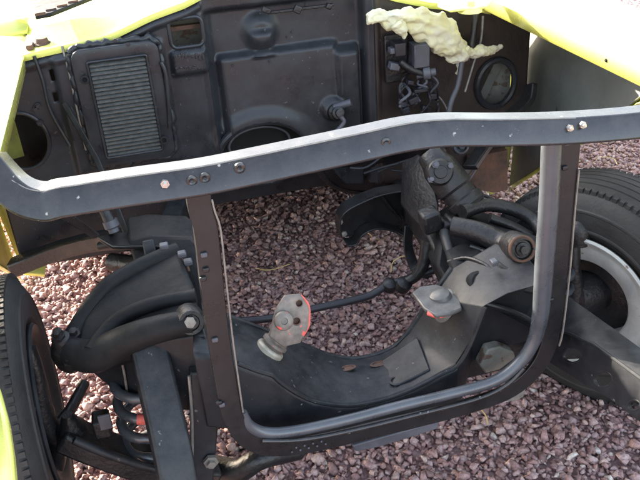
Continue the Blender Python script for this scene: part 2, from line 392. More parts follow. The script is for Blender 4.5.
# sheet metal behind the openings
bm = B(); box(bm, ((a[0]+a[1])/2+.03, FY+.10, (a[2]+a[3])/2-.02), (.16, .004, .12), Matrix.Rotation(.5, 3, 'X')); link('duct_panel', bm, 'pale', fire)
bm = B(); box(bm, ((a[0]+a[1])/2, FY+.055, a[3]-.035), (.16, .02, .012)); link('duct_brace', bm, 'rust', fire)
bm = B(); box(bm, holeR+Vector((.0, .11, .0)), (.20, .004, .26), Matrix.Rotation(-.5, 3, 'Z')); link('kick_panel', bm, 'pale', fire)
bm = B(); box(bm, holeR+Vector((.01, .07, -.01)), (.03, .03, .22), Matrix.Rotation(.45, 3, 'Y')); link('kick_brace', bm, 'grey', fire)
bm = B(); box(bm, holeL+Vector((-.07, .10, .03)), (.10, .004, .24), Matrix.Rotation(.35, 3, 'Z')); link('kick_panel', bm, 'olive', fire)
bm = B(); box(bm, (0, 1.30, .645), (1.78, .01, .67)); link('sun_block_panel', bm, 'fire', car, bevel=.002)  # unseen plate added behind the firewall to stop sun leaks
# raised pressing marks on the small boss
for i in range(9):
    p = fwp(174+i*3.6, 55+random.uniform(-2, 2)); bm = B(); box(bm, (p.x, FY-.016, p.z), (.007, .005, random.uniform(.006, .016))); link('pressing_mark', bm, 'fire', fire, bevel=.0015)
for i in range(6):
    p = fwp(176+i*4.5, 65+random.uniform(-2, 2)); bm = B(); box(bm, (p.x, FY-.016, p.z), (.010, .005, random.uniform(.005, .012))); link('pressing_mark', bm, 'fire', fire, bevel=.0015)
for p in [(270, 62), (233, 66), (295, 35), (290, 40), (309, 7), (185, 9), (182, 81), (190, 80), (148, 32), (380, 40), (352, 110)]:
    q = fwp(*p); bolt(fire, (q.x, FY-relief(q.x, q.z)-.003, q.z), -Y, .003, .004, 'fire', 'screw')
# heater valve on the pressing
vv = knob-Y*.045
bm = B(); lathe(bm, vv, -Y+Z*.3, [(0, -.03), (.026, -.03), (.026, .0), (.019, .006), (.019, .02), (.012, .022), (.012, .04), (0, .041)], 20); hv = link('heater_valve', bm, 'grease', fire)
tubeo('valve_arm', [vv+Vector((.0, -.03, 0)), vv+Vector((.012, -.035, -.02)), vv+Vector((-.012, -.035, -.045)), vv+Vector((-.03, -.03, -.05))], .007, 'bluegrey', hv)
bm = B(); lathe(bm, vv+Vector((.02, .0, .022)), Vector((1, -.4, .3)), [(0, -.028), (.012, -.028), (.012, .028), (0, .028)], 14); link('hose_stub', bm, 'bluegrey', hv)
# wiper linkage strip along the top
wz = fwp(300, 8); bm = B(); box(bm, wz-Y*.0+Vector((0, -.01, 0)), (.20, .012, .008)); wp = link('wiper_linkage', bm, 'grease', fire, bevel=.002)
for p, s in (((296, 8), (.022, .016, .022)), ((265, 9), (.026, .014, .016)), ((327, 5), (.016, .02, .016))):
    q = fwp(*p); bm = B(); box(bm, q-Y*.018, s, Matrix.Rotation(.5, 3, 'Y')); link('linkage_clip', bm, 'grease', wp, bevel=.003)
# ------------------------------------------------------------------ evaporator coil
EY = FY-.045
ev = bpy.data.objects.new('evaporator_coil', None); COL.objects.link(ev); ev.parent = car
c1, c2, c3, c4 = [at(*p, y=EY) for p in ((90, 63), (145, 56), (161, 146), (107, 158))]
ex0, ex1 = (c1.x+c4.x)/2, (c2.x+c3.x)/2; ez1, ez0 = (c1.z+c2.z)/2, (c3.z+c4.z)/2
ew, eh = .028, .026
def rrect(x0, x1, z0, z1, r, y, n_=6):
    out = []
    for cx, cz, s0 in ((x1-r, z1-r, 0), (x0+r, z1-r, 1), (x0+r, z0+r, 2), (x1-r, z0+r, 3)):
        for k in range(n_+1):
            an = math.pi/2*(s0+k/n_); out.append(Vector((cx+r*math.cos(an), y, cz+r*math.sin(an))))
    return out
bm = B(); plate(bm, rrect(ex0-.045, ex1+.040, ez0-.032, ez1+.040, .03, EY-.004), [rrect(ex0, ex1, ez0, ez1, .004, EY-.004)])
link('mounting_plate', bm, 'fire', ev, smooth=30, solid=.05, off=1, bevel=.003)
bm = B(); box(bm, ((ex0+ex1)/2, EY+.03, (ez0+ez1)/2), (ex1-ex0, .01, ez1-ez0)); link('core_backing', bm, 'dark', ev)
NS = 24; bm = B(); box(bm, (0, 0, 0), (ex1-ex0-.002, .024, (ez1-ez0)/NS*.42), Matrix.Rotation(.35, 3, 'X'))
me_sl = None
for i in range(NS):
    z = ez0+(ez1-ez0)*(i+.5)/NS
    if me_sl is None:
        o = link('fin', bm, 'fin', ev, smooth=0); me_sl = o.data
    else:
        o = bpy.data.objects.new('fin', me_sl); COL.objects.link(o); o.parent = ev
    o.location = ((ex0+ex1)/2, EY+.006, z)
bm = B()
for i in range(26):
    xx = ex0+(ex1-ex0)*(i+.5)/26; box(bm, (xx, EY+.018, (ez0+ez1)/2), (.0012, .012, ez1-ez0))
o = link('fin_wires', bm, 'fin', ev, smooth=0); o['kind'] = 'stuff'
rim_loop('core_bead', rrect(ex0-.004, ex1+.004, ez0-.004, ez1+.004, .006, EY-.006), .004, 'fire', ev)
for p in [(82, 73), (86, 106), (101, 145), (150, 66), (156, 106), (163, 138), (128, 44), (115, 40)]:
    q = at(*p, y=EY); bolt(ev, (q.x, EY-.006, q.z), -Y, .0036, .005, 'fire', 'screw')
for p in ((85, 80), (164, 140)):
    q = at(*p, y=EY-.01); bm = B(); lathe(bm, q, -Y+Z*.3, [(.012, -.01), (.012, .012), (.007, .013), (.007, .004), (0, .004)], 16); link('pipe_stub', bm, 'dark', ev)
tubeo('edge_pipe', [at(161, 62, y=EY-.008), at(166, 75, y=EY-.012), at(169, 105, y=EY-.012), at(170, 128, y=EY-.008)], .006, 'fire', ev)
# sealing putty round the plate
bm = B(); ring = rrect(ex0-.050, ex1+.045, ez0-.038, ez1+.045, .034, EY+.022)
PP = []
for i in range(len(ring)):
    a_, c_ = ring[i], ring[(i+1) % len(ring)]; k = max(1, int((c_-a_).length/.012))
    PP += [a_.lerp(c_, j/k)+Vector((random.uniform(-.004, .004), random.uniform(-.003, .003), random.uniform(-.004, .004))) for j in range(k)]
PP += PP[:2]; tube(bm, PP, [random.uniform(.006, .012) for _ in PP], 8, 2, cap=False)
link('sealing_putty', bm, 'fire', ev, smooth=180)

# ------------------------------------------------------------------ passenger side bracing in front of the firewall
tubeo('panel_bead', [at(34, 56, y=1.035), at(43, 82, y=1.03), at(50, 110, y=1.03), at(70, 146, y=1.02)], .005, 'fire', fire)
tubeo('panel_seam', [at(62, 46, y=1.035), at(68, 68, y=1.03), at(75, 100, y=1.025), at(86, 150, y=1.02)], .0035, 'zincp', fire)
st = bpy.data.objects.new('fender_brace', None); COL.objects.link(st); st.parent = car
bm = B(); sweep(bm, [at(64, 103, y=1.01), at(97, 160, y=.86), at(128, 236, y=.60)], rect(.016, .007), Y); link('brace_bar', bm, 'black', st, bevel=.002)
bm = B(); sweep(bm, [at(72, 108, y=1.01), at(88, 150, y=.90)], rect(.006, .014), Y); link('brace_flange', bm, 'black', st, bevel=.0015)
tubeo('shock_absorber', [at(93, 188, y=.62), at(102, 206, y=.60), at(110, 222, y=.58)], [.010, .013, .015], 'grease', car)
bm = B(); lathe(bm, at(111, 224, y=.58), Vector((.2, -.3, -1)), [(0, -.01), (.019, -.01), (.019, .008), (.013, .012), (.013, .022), (0, .022)], 16); link('shock_bush', bm, 'bluegrey', car)
# side panel vent: a few dents and clamps
for p in ((40, 122), (38, 105), (36, 108)):
    q = fwp(*p); bolt(fire, (q.x, FY-.01, q.z), -Y, .006, .006, 'fire', 'screw')

# ------------------------------------------------------------------ driver side fittings
dr = bpy.data.objects.new('brake_pedal_bracket', None); COL.objects.link(dr); dr.parent = car
def boxpx(name, p, y, s, mat, parent, rot=None, bev=.003):
    bm = B(); box(bm, at(*p, y=y), s, rot); return link(name, bm, mat, parent, bevel=bev)
boxpx('bracket_plate', (396, 58), 1.03, (.075, .012, .15), 'grease', dr)
boxpx('relay_box', (419, 54), .99, (.050, .055, .072), 'bluegrey', dr)
boxpx('relay_base', (398, 48), 1.0, (.035, .05, .04), 'wire', dr)
boxpx('clamp', (394, 66), .995, (.032, .03, .022), 'bluegrey', dr, Matrix.Rotation(.3, 3, 'Y'))
boxpx('clamp', (393, 50), .995, (.026, .03, .018), 'bluegrey', dr)
bm = B(); lathe(bm, at(426, 73, y=.97), Vector((1, -.3, .1)), [(0, -.03), (.014, -.03), (.014, -.01), (.020, -.008), (.020, .012), (.012, .014), (.012, .03), (0, .03)], 18); link('switch', bm, 'bluegrey', dr)
tubeo('linkage_arm', [at(400, 62, y=.985), at(412, 70, y=.975), at(424, 74, y=.97)], .012, 'grease', dr)
wl = bpy.data.objects.new('wiring_loom', None); COL.objects.link(wl); wl.parent = car
for i in range(15):
    x0 = random.uniform(402, 432); y0 = random.uniform(72, 92)
    P = [at(x0, y0, y=1.02-random.uniform(.0, .04))]
    for k in range(4):
        x0 += random.uniform(-12, 10); y0 += random.uniform(1, 11); x0 = min(max(x0, 400), 438)
        P.append(at(x0, min(y0, 118), y=1.02-random.uniform(.005, .06)))
    tubeo('wire', P, random.uniform(.0025, .0055), 'wire' if i % 3 else 'bluegrey', wl, seg=8)
for p in ((410, 82), (420, 90), (413, 100), (426, 108), (405, 110), (432, 96)):
    boxpx('connector', p, .985, (random.uniform(.02, .045), .025, random.uniform(.012, .022)), 'wire', wl, Matrix.Rotation(random.uniform(-.5, .5), 3, 'Y'))
tubeo('wire', [at(431, 92, y=1.0), at(440, 98, y=.99), at(447, 110, y=.98), at(450, 128, y=.97)], .003, 'zincp', wl, seg=8)
tubeo('brake_line', [at(462, 62, y=.97), at(458, 85, y=.96), at(451, 103, y=.95), at(446, 128, y=.94)], .009, 'bluegrey', car)
tubeo('brake_line', [at(483, 16, y=1.02), at(481, 40, y=1.01), at(474, 62, y=1.0), at(465, 92, y=.98)], .004, 'zincp', car)
tubeo('hood_hinge_rod', [at(476, 14, y=1.0), at(473, 38, y=.99), at(468, 60, y=.985)], .010, 'grease', car)
# curved black channel below the vent
bm = B(); sweep(bm, [at(531, 84, y=.97), at(528, 98, y=.95), at(515, 112, y=.93), at(498, 128, y=.90), at(470, 168, y=.80)], rect(.020, .05), Y, sm=5); link('fender_channel', bm, 'grease', car, bevel=.004)
bm = B(); sweep(bm, [at(506, 118, y=.955), at(488, 140, y=.93), at(462, 178, y=.88)], rect(.028, .012), Y); link('diagonal_brace', bm, 'black', car, bevel=.003)
tubeo('brace_lip', [at(511, 119, y=.945), at(494, 142, y=.92), at(469, 180, y=.87)], .0035, 'bluegrey', car)
bm = B(); lathe(bm, at(460, 146, y=.93), -Y+Z*.4, [(.014, -.01), (.026, -.01), (.026, .012), (.020, .014), (.018, .0), (.010, .0), (.010, .02), (0, .02)], 22); link('grommet', bm, 'bluegrey', car)
bm = B(); slab(bm, pts([(470, 158), (508, 150), (508, 190), (495, 193), (478, 190), (468, 180)], y=1.02), (0, .03, 0)); link('cowl_side_foot', bm, 'rust', car, bevel=.003)
# toe board under the firewall on the driver's side
bm = B(); slab(bm, pts([(318, 170, .98), (336, 188, 1.10), (362, 192, 1.18), (398, 188, 1.15), (446, 170, 1.0), (448, 140, 1.0), (330, 150, .98)]), (0, .02, .02)); link('toe_board', bm, 'grease', car, bevel=.004)
tubeo('toe_flange', pts([(316, 168, .97), (334, 186, 1.09), (362, 192, 1.17), (398, 188, 1.14)]), .010, 'grease', car)
for i in range(6):
    x0 = 350+i*14; tubeo('brake_line', [at(x0, 172+random.uniform(-5, 3), y=.97), at(x0+16, 166+random.uniform(-5, 5), y=.96), at(x0+34, 160+random.uniform(-6, 6), y=.95)], .004, 'wire', car, seg=8)

# ------------------------------------------------------------------ cowl and fenders
bm = B(); gr = []
xs = np.linspace(-.70, .70, 50)
for x in xs:
    x = float(x); t0 = top(x)
    gr.append([bm.verts.new((x, FY-.012, t0-.012)), bm.verts.new((x, FY-.008, t0+.006)), bm.verts.new((x, FY+.10, t0+.010)), bm.verts.new((x, FY+.32-.10*abs(x), t0+.012)), bm.verts.new((x, FY+.62-.15*abs(x), max(1.05, t0+.012)))])
for i in range(len(xs)-1):
    for j in range(4): bm.faces.new((gr[i][j], gr[i+1][j], gr[i+1][j+1], gr[i][j+1]))
cowl = link('cowl', bm, 'yellow', car, smooth=60, solid=.004)
bm = B(); slab(bm, [at(p[0], p[1], z=1.075) for p in ((28, -14), (36, 20), (52, 17), (92, 1), (110, -6), (110, -14))], (0, 0, .012)); link('cowl_grille', bm, 'castarm', cowl, bevel=.003)
for i in range(5):
    bm = B(); p0 = at(40+i*11, 14-i*4, z=1.088); box(bm, p0, (.03, .006, .008), Matrix.Rotation(.3, 3, 'Z')); link('grille_rib', bm, 'rust', cowl, bevel=.001)

for s_ in (-1, 1):
    bm = B(); box(bm, (s_*.80, FY+.02, .945), (.20, .01, .06)); link('sun_leak_cap', bm, 'primer', cowl)  # plates added to keep sun from leaking past the cowl ends

def fender(side, inner):
    f = bpy.data.objects.new('fender', None); COL.objects.link(f); f.parent = car
    s = side; LX = .672 if side > 0 else .700
    ys = [-.50, -.40, -.30, -.20, -.10, 0, .10, .20, .33, .45, .55, .62, .70, .776, .90, .98, 1.058, 1.18, 1.265]
    low = [.62, .60, .56, .58, .68, .75, .80, .82, .83, .81, .765, .70, .63, .564, .462, .397, .334, .236, .167]
    bm = B(); rows = []
    for y, zl in zip(ys, low):
        drop = min(.14, max(0, -.10-y)**2*4.0)
        prof = [(LX+.003, .945-drop), (LX-.002, .985-drop), (LX+.012, .992-drop), (.80, 1.000-drop), (.95, .993-drop), (.995, .965-drop), (1.012, .89-drop*.5), (.950, max(.72, zl+.02)), (.932, zl+.005 if zl < .68 else zl-.0), (.912, zl-.004)]
        rows.append([bm.verts.new((s*a_, y, z_)) for a_, z_ in prof])
    for a_, c_ in zip(rows, rows[1:]):
        for k in range(len(a_)-1): bm.faces.new((a_[k], a_[k+1], c_[k+1], c_[k]))
    link('outer_skin', bm, 'yellow', f, smooth=50, solid=.003, off=0)
    bm = B(); rows = []
    for y, zl in zip(ys, low):
        drop = min(.14, max(0, -.10-y)**2*4.0)
        prof = [(LX+.014, .984-drop), (.80, .991-drop), (.944, .984-drop), (.986, .958-drop), (1.002, .888-drop*.5), (.940, max(.72, zl+.02)), (.923, zl+.018)]
        rows.append([bm.verts.new((s*a_, y, z_)) for a_, z_ in prof])
    for a_, c_ in zip(rows, rows[1:]):
        for k in range(len(a_)-1): bm.faces.new((a_[k], a_[k+1], c_[k+1], c_[k]))
    link('inner_skin', bm, inner, f, smooth=50, solid=.002, off=0)
    return f
fr = fender(1, 'grey'); fl = fender(-1, 'olive')
for yy in (.04, .36):
    bolt(fr, (.670, yy, .968), -X, .0032, .003, 'dark', 'fender_bolt')
# hinge hardware
bm = B(); lathe(bm, at(42, 42, z=1.002), Z, [(0, .012), (.016, .012), (.02, .0), (.028, -.004)], 16); link('hinge_bolt', bm, 'rust', fl)
bm = B(); box(bm, at(30, 46, z=1.0), (.02, .05, .014)); link('hinge_pad', bm, 'rust', fl, bevel=.003)
# rolled nose flange of the passenger fender
bm = B(); slab(bm, [at(p[0], p[1], z=.80) for p in ((-90, 350), (-14, 352), (0, 388), (7, 415), (12, 450), (15, 490), (14, 540), (-90, 540))], (0, 0, -.03)); link('nose_flange', bm, 'yellow', fl, bevel=.008, seg=3)
bm = B(); lathe(bm, at(470, 8, z=1.01), Z, [(0, .02), (.012, .02), (.014, .008), (.03, .006), (.034, -.01)], 18); link('hinge_bolt', bm, 'yellow', fr)
bm = B(); slab(bm, [at(p[0], p[1], z=1.008) for p in ((436, -4), (500, -4), (486, 9), (450, 13), (438, 8))], (0, 0, .008)); link('hinge_pad', bm, 'yellow', fr, bevel=.004)

# ------------------------------------------------------------------ radiator support
rs = bpy.data.objects.new('radiator_support', None); COL.objects.link(rs); rs.parent = car
P = [Vector((.70, .03, .975)), Vector((.60, .012, .970))]+[at(p[0], p[1], y=-.0) for p in ((640, 120), (570, 126), (500, 128), (448, 128), (420, 130), (395, 134), (370, 139.5), (340, 146), (300, 154.5), (250, 165), (200, 175), (130, 185), (80, 193), (60, 196))]
P += [at(46, 199, y=.006), at(30, 196, y=.014), at(16, 188, y=.025), at(4, 176, y=.04), at(-10, 160, y=.055)]
bm = B()
prof = [(-.0235, -.036), (-.0235, .030), (-.014, .030), (.014, .026), (.0215, .026), (.0225, -.016), (.018, -.022), (-.020, -.039)]
sweep(bm, P, [(-u, v) for u, v in prof], Y, sm=4); top_rail = link('top_rail', bm, 'rail', rs, smooth=35, bevel=.003)
bm = B(); sweep(bm, [p+Vector((0, -.0170, .0218)) for p in P[3:-2]], rect(.0022, .0022), Y, sm=4); link('rail_edge_glint', bm, 'zincp', top_rail, bevel=.001)  # pale strip paints in the creamy highlight along the rail's top edge
for p, r in (((165, 184), .0045), ((570, 128), .004), ((583, 125), .004)): bolt(top_rail, at(*p, y=-.030), -Y, r, .007)
for p in ((192, 181), (205, 178), (386, 143), (240, 168)):
    bm = B(); q = at(*p, y=-.0292); lathe(bm, q, -Y, [(.003, -.001), (.003, .001), (.006, .0025), (.0095, .0012), (.010, -.002)], 14); link('dimple', bm, 'rail', top_rail)
# wire bracket under the left end
bm = B(); slab(bm, pts([(42, 208, -.0), (62, 208, -.0), (100, 236, .06), (92, 238, .06)]), (0, .008, 0)); link('corner_gusset', bm, 'black', rs, bevel=.002)
# U frame: posts and bottom rail
U = pts([(199, 168), (198.5, 192), (201, 212), (206, 230), (210.5, 270), (215, 311), (219, 340), (230, 405), (236, 422), (247, 438), (265, 446), (290, 447), (330, 440), (380, 428), (430, 416), (480, 402), (512, 389), (535, 369), (548, 344), (555, 300), (562, 230), (570, 140), (571, 128)], y=0.004)
bm = B(); sweep(bm, U, [(-.021, -.005), (.021, -.005), (.021, .004), (.016, .004), (-.014, .004), (-.014, .035), (-.021, .035)], Y, sm=4)
link('u_frame', bm, 'black', rs, smooth=35, bevel=.002)
# pale strips painting in the lit flange edges of the posts
bm = B(); sweep(bm, pts([(212, 200), (215, 212), (220.5, 229), (225, 270), (229.5, 311), (233.5, 345), (243, 412)], y=-.004), rect(.0035, .006), Y, sm=3); link('post_edge_glint', bm, 'zincp', rs, bevel=.001)
bm = B(); sweep(bm, pts([(579, 170), (575, 210), (570, 270), (563, 330), (559, 346)], y=-.004), rect(.003, .005), Y, sm=3); link('post_edge_glint', bm, 'zincp', rs, bevel=.001)
for p in ((200, 191), (569, 142)):
    boxpx('post_tab', p, -.006, (.034 if p[0] < 300 else .02, .006, .014), 'bluegrey', rs)
# rounded inner tube of the frame (driver post and bottom)
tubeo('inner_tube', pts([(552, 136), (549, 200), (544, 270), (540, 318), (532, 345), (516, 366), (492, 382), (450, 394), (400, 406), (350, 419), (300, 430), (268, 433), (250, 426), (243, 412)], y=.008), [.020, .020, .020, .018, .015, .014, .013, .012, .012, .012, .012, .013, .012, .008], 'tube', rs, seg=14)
tubeo('bottom_bead', pts([(262, 441), (300, 440), (350, 431), (420, 414), (480, 398), (508, 384), (524, 368)], y=-.006), .005, 'rail', rs)
for p in ((204, 255), (206, 270), (203, 279), (215, 340), (222, 405), (219, 403), (565, 168), (552, 255), (551, 300)):
    boxpx('clip_hole', p, -.004, (.012, .006, .009), 'bluegrey' if p[0] in (204, 215, 222) else 'black', rs, bev=.002)
for i in range(9):
    bm = B(); q = at(292+i*4.2, 452-(i % 2)*3.5-i*1.0, y=-.004); bmesh.ops.create_icosphere(bm, subdivisions=1, radius=.0028, matrix=Matrix.Translation(q)); link('weld_spot', bm, 'bluegrey', rs)
bm = B(); slab(bm, pts([(352, 446), (440, 421), (438, 429), (416, 436), (380, 447), (356, 452)], y=.03), (0, .05, 0)); link('lower_bracket', bm, 'bluegrey', rs, bevel=.003)
bm = B(); slab(bm, pts([(502, 401), (512, 394), (520, 392), (527, 386), (524, 397), (515, 402)], y=.03), (0, .03, 0)); link('lower_tab', bm, 'zincp', rs, bevel=.003)

# ------------------------------------------------------------------ crossmember
xm = bpy.data.objects.new('front_crossmember', None); COL.objects.link(xm); xm.parent = car
FX = [(-.40, .590), (-.345, .565), (-.314, .541), (-.272, .508), (-.245, .490), (-.231, .468), (-.20, .430), (-.162, .395), (-.11, .368), (-.06, .354), (.01, .352), (.078, .365), (.141, .388), (.181, .402), (.212, .455), (.243, .548), (.30, .568), (.40, .575)]
BX = [(-.38, .57), (-.33, .545), (-.295, .522), (-.255, .492), (-.22, .466), (-.19, .444), (-.161, .422), (-.12, .39), (-.083, .362), (-.045, .342), (-.008, .330), (.05, .330), (.092, .344), (.125, .375), (.151, .412), (.182, .458), (.24, .54), (.38, .60)]
bm = B(); rows = []
BX = [(a_, z_+.012) for a_, z_ in BX]
for (a_, z_), (c_, w_) in zip(FX, BX):
    pk = ss(.185, .235, a_)*.06
    rows.append([bm.verts.new(v) for v in ((a_, .072+pk, z_-.20 if z_ > .5 else .27), (a_, .070+pk*.9, z_-.022 if pk > .01 else z_-.012), (a_, .078, z_), ((a_+c_)/2, .165, (z_+w_)/2+.004), (c_, .245, w_), (c_, .255, w_-.014), (c_, .25, w_-.16))])
for r1, r2 in zip(rows, rows[1:]):
    for k in range(7): bm.faces.new((r1[k], r1[(k+1) % 7], r2[(k+1) % 7], r2[k]))
bm.faces.new(rows[0]); bm.faces.new(rows[-1][::-1])
link('saddle', bm, 'frame', xm, smooth=50, bevel=.004)
tubeo('front_lip', [Vector((a_, .074, z_-.001)) for a_, z_ in FX[2:16]], .005, 'frame', xm, seg=8, sm=3)
tubeo('rear_lip', [Vector((a_, .249, z_-.002)) for a_, z_ in BX[1:17]], .007, 'frame', xm, seg=8, sm=3)
def ztop(x, y=.165):
    f_ = interp(x, [p[0] for p in FX], [p[1] for p in FX]); b_ = interp(x, [p[0] for p in BX], [p[1] for p in BX])
    t = (y-.078)/(.245-.078); return f_*(1-t)+b_*t
for p in ((348, 371), (378, 364)):
    q = at(*p, y=.20); z = ztop(q.x, .20)+.005
    bm = B(); lathe(bm, Vector((q.x, q.y, z)), Z, [(.008, -.004), (.010, .0005), (.007, .0012), (.0065, -.001), (0, -.001)], 18)
    bmesh.ops.scale(bm, vec=(2.1, 1, 1), verts=bm.verts, space=Matrix.Translation(-Vector((q.x, q.y, z)))); link('slot', bm, 'rust', xm)
bm = B(); lathe(bm, Vector((.045, .115, ztop(.045, .115)+.003)), Z, [(.014, -.004), (.016, .003), (.011, .004), (.010, -.001), (0, -.001)], 18); link('drain_hole', bm, 'frame', xm)
# raised centre pad
bm = B(); slab(bm, [(.035, .10, ztop(.035, .10)+.003), (.125, .10, ztop(.125, .10)+.003), (.135, .21, ztop(.135, .21)+.002), (.04, .21, ztop(.04, .21)+.003)], (0, 0, -.02)); link('centre_pad', bm, 'frame', xm, bevel=.003)
# pocket at the driver side
bm = B(); slab(bm, pts([(480, 366), (488, 350), (500, 347), (514, 352), (516, 358), (500, 370), (486, 374)], y=.10), (0, .03, 0)); link('pocket_gusset', bm, 'pale', xm, bevel=.004)

bm = B(); slab(bm, [(.20, .20, .24), (.46, .20, .24), (.46, .20, .56), (.24, .20, .53)], (0, .02, 0)); link('pocket_back', bm, 'grease', xm, bevel=.003)
# motor mounts
def mount(base, axis, name='motor_mount', label=None):
    mm = bpy.data.objects.new(name, None); COL.objects.link(mm); mm.parent = car
    if label: mm['label'] = label
    ax = Vector(axis).normalized()
    bm = B(); lathe(bm, base, ax, [(0, -.055), (.030, -.055), (.031, -.016), (.034, -.014), (.034, .004), (.030, .008), (0, .008)], 28); link('base_ring', bm, 'cream', mm, bevel=.002)
    bm = B(); lathe(bm, base, ax, [(.024, .006), (.026, .012), (.031, .016), (.031, .022), (.026, .026), (.026, .036), (.033, .041), (.034, .047), (.028, .052), (.027, .062), (.031, .066), (.031, .074), (0, .076)], 28); link('cup_stack', bm, 'zinc', mm)
    return mm, ax
b0 = at(272, 366, y=.17); b0.z = max(b0.z, ztop(b0.x, .17)+.006); b1 = at(291, 326, y=.17)
mm, ax = mount(b0, (b1-b0).normalized()+Vector((0, .12, 0)), label='tall zinc motor mount with red paint spots')
o1 = pts([(269, 336), (277, 314), (287, 302), (303, 300), (311, 311), (309, 326), (299, 340), (282, 344)], y=.150)
o1 = [p+Vector((0, .35*(p.z-b1.z), 0)) for p in o1]
def hole_in(c, r=.007): return [c+Vector((math.cos(t_)*r, .35*math.sin(t_)*r, math.sin(t_)*r)) for t_ in [2*math.pi*k/14 for k in range(14)]]
hc = [at(301, 308, y=.150), at(297, 323, y=.150)]
hc = [c+Vector((0, .35*(c.z-b1.z), 0)) for c in hc]
bm = B(); plate(bm, o1, [hole_in(hc[0]), hole_in(hc[1], .0085)]); link('mount_plate', bm, 'zinc', mm, smooth=30, solid=.010, off=0, bevel=.002)
for c in hc:
    bm = B(); lathe(bm, c+Vector((0, .004, 0)), Vector((0, -1, .35)), [(.0125, -.006), (.0125, .007), (.008, .0075), (.008, -.004), (0, -.004)], 16); link('hole_bush', bm, 'rust', mm)
bm = B(); lathe(bm, at(284, 321, y=.145), Vector((0, -1, .5)), [(.022, -.004), (.020, .003), (.015, .006), (.008, .0065), (.0075, .003), (0, .003)], 20); link('mount_dome', bm, 'zinc', mm)
ed_ = [at(*p, y=.147) for p in ((304, 301), (309, 307), (311, 312), (310, 320), (308.5, 327), (303, 335))]
tubeo('paint_mark', [p+Vector((0, .35*(p.z-b1.z), 0)) for p in ed_], [.001, .003, .0022, .0032, .0026, .001], 'redpaint', mm, seg=8)
b0 = at(446, 318, y=.19); b0.z = ztop(b0.x, .19)+.012 if b0.z < ztop(b0.x, .19) else b0.z
mm2 = bpy.data.objects.new('motor_mount', None); COL.objects.link(mm2); mm2.parent = car; mm2['label'] = 'low zinc motor mount with red paint under its flange'
ax2 = Vector((-.25, -.15, 1)).normalized()
bm = B(); lathe(bm, b0, ax2, [(0, -.05), (.032, -.05), (.034, -.004), (.030, .004), (.030, .010), (.036, .014), (.036, .020), (.030, .024), (0, .026)], 28); link('base_ring', bm, 'zincp', mm2)
o2 = [at(p[0], p[1], z=b0.z+.030) for p in ((412, 292), (420, 286), (436, 284), (448, 288), (460, 300), (462, 308), (450, 313), (436, 315), (424, 308))]
bm = B(); slab(bm, o2, (0, 0, -.010)); link('mount_plate', bm, 'zincd', mm2, bevel=.003)
bm = B(); lathe(bm, at(440, 297, z=b0.z+.028), Vector((-.2, 0, 1)), [(.028, -.002), (.024, .010), (.014, .016), (0, .017)], 22); link('mount_dome', bm, 'zincd', mm2)
for p, q2 in (((428, 313), (437, 316)), ((439, 316), (446, 314))):
    tubeo('paint_mark', [at(*p, z=b0.z+.022), at(*q2, z=b0.z+.022)], .006, 'redpaint', mm2, seg=8)

# ------------------------------------------------------------------ passenger side suspension
wl_c = Vector((-.850, .315, .345)); wr_c = Vector((.722, .345, .322))
LIFT = Vector((.004, -.010, .022))
uca = bpy.data.objects.new('upper_control_arm', None); COL.objects.link(uca); uca.parent = car
bm = B(); slab(bm, [p+LIFT for p in pts([(74, 350, .26), (84, 324, .31), (108, 292, .36), (142, 268, .40), (178, 256, .42), (192, 288, .30), (198, 318, .19), (192, 332, .17), (150, 336, .19), (122, 346, .20), (94, 360, .22)])], (.0, .010, -.065)); link('arm_web', bm, 'castarm', uca, bevel=.012, seg=3)
tubeo('arm_front', pts([(70, 352, .25), (95, 356, .215), (122, 342, .185), (155, 330, .165), (192, 322, .155)]), [.034, .038, .034, .030, .027], 'castarm', uca, seg=16)
tubeo('arm_rear', pts([(72, 340, .28), (88, 312, .33), (106, 288, .36), (126, 274, .38), (150, 262, .40), (178, 252, .42)]), [.024, .022, .020, .019, .020, .024], 'castarm', uca, seg=16)
tubeo('arm_rib', pts([(92, 352, .20), (116, 322, .25), (150, 305, .25), (196, 296, .24)]), [.020, .018, .017, .018], 'castarm', uca)
bm = B(); lathe(bm, at(191, 322, y=.145), Vector((.05, -1, .35)), [(.030, -.05), (.030, .0), (.026, .008), (.018, .008), (.016, .004), (.011, .004), (.011, .018), (0, .018)], 28); link('bushing', bm, 'grease', uca)
bm = B(); lathe(bm, at(190, 322, y=.128), Vector((.05, -1, .35)), [(.012, 0), (.012, .008), (0, .009)], 6); link('pivot_bolt', bm, 'zincp', uca)
bm = B(); lathe(bm, at(64, 345, y=.26), Vector((-.1, -.2, 1)), [(0, -.07), (.024, -.07), (.034, -.05), (.036, -.02), (.030, .0), (.022, .008), (.020, .025), (.012, .030), (.010, .048), (0, .049)], 24); link('ball_joint', bm, 'grease', uca)
for p in ((58, 336, .25), (74, 334, .27), (70, 362, .22)): bolt(uca, at(p[0], p[1], y=p[2]), Vector((0, -.3, 1)), .009, .014, 'grease')
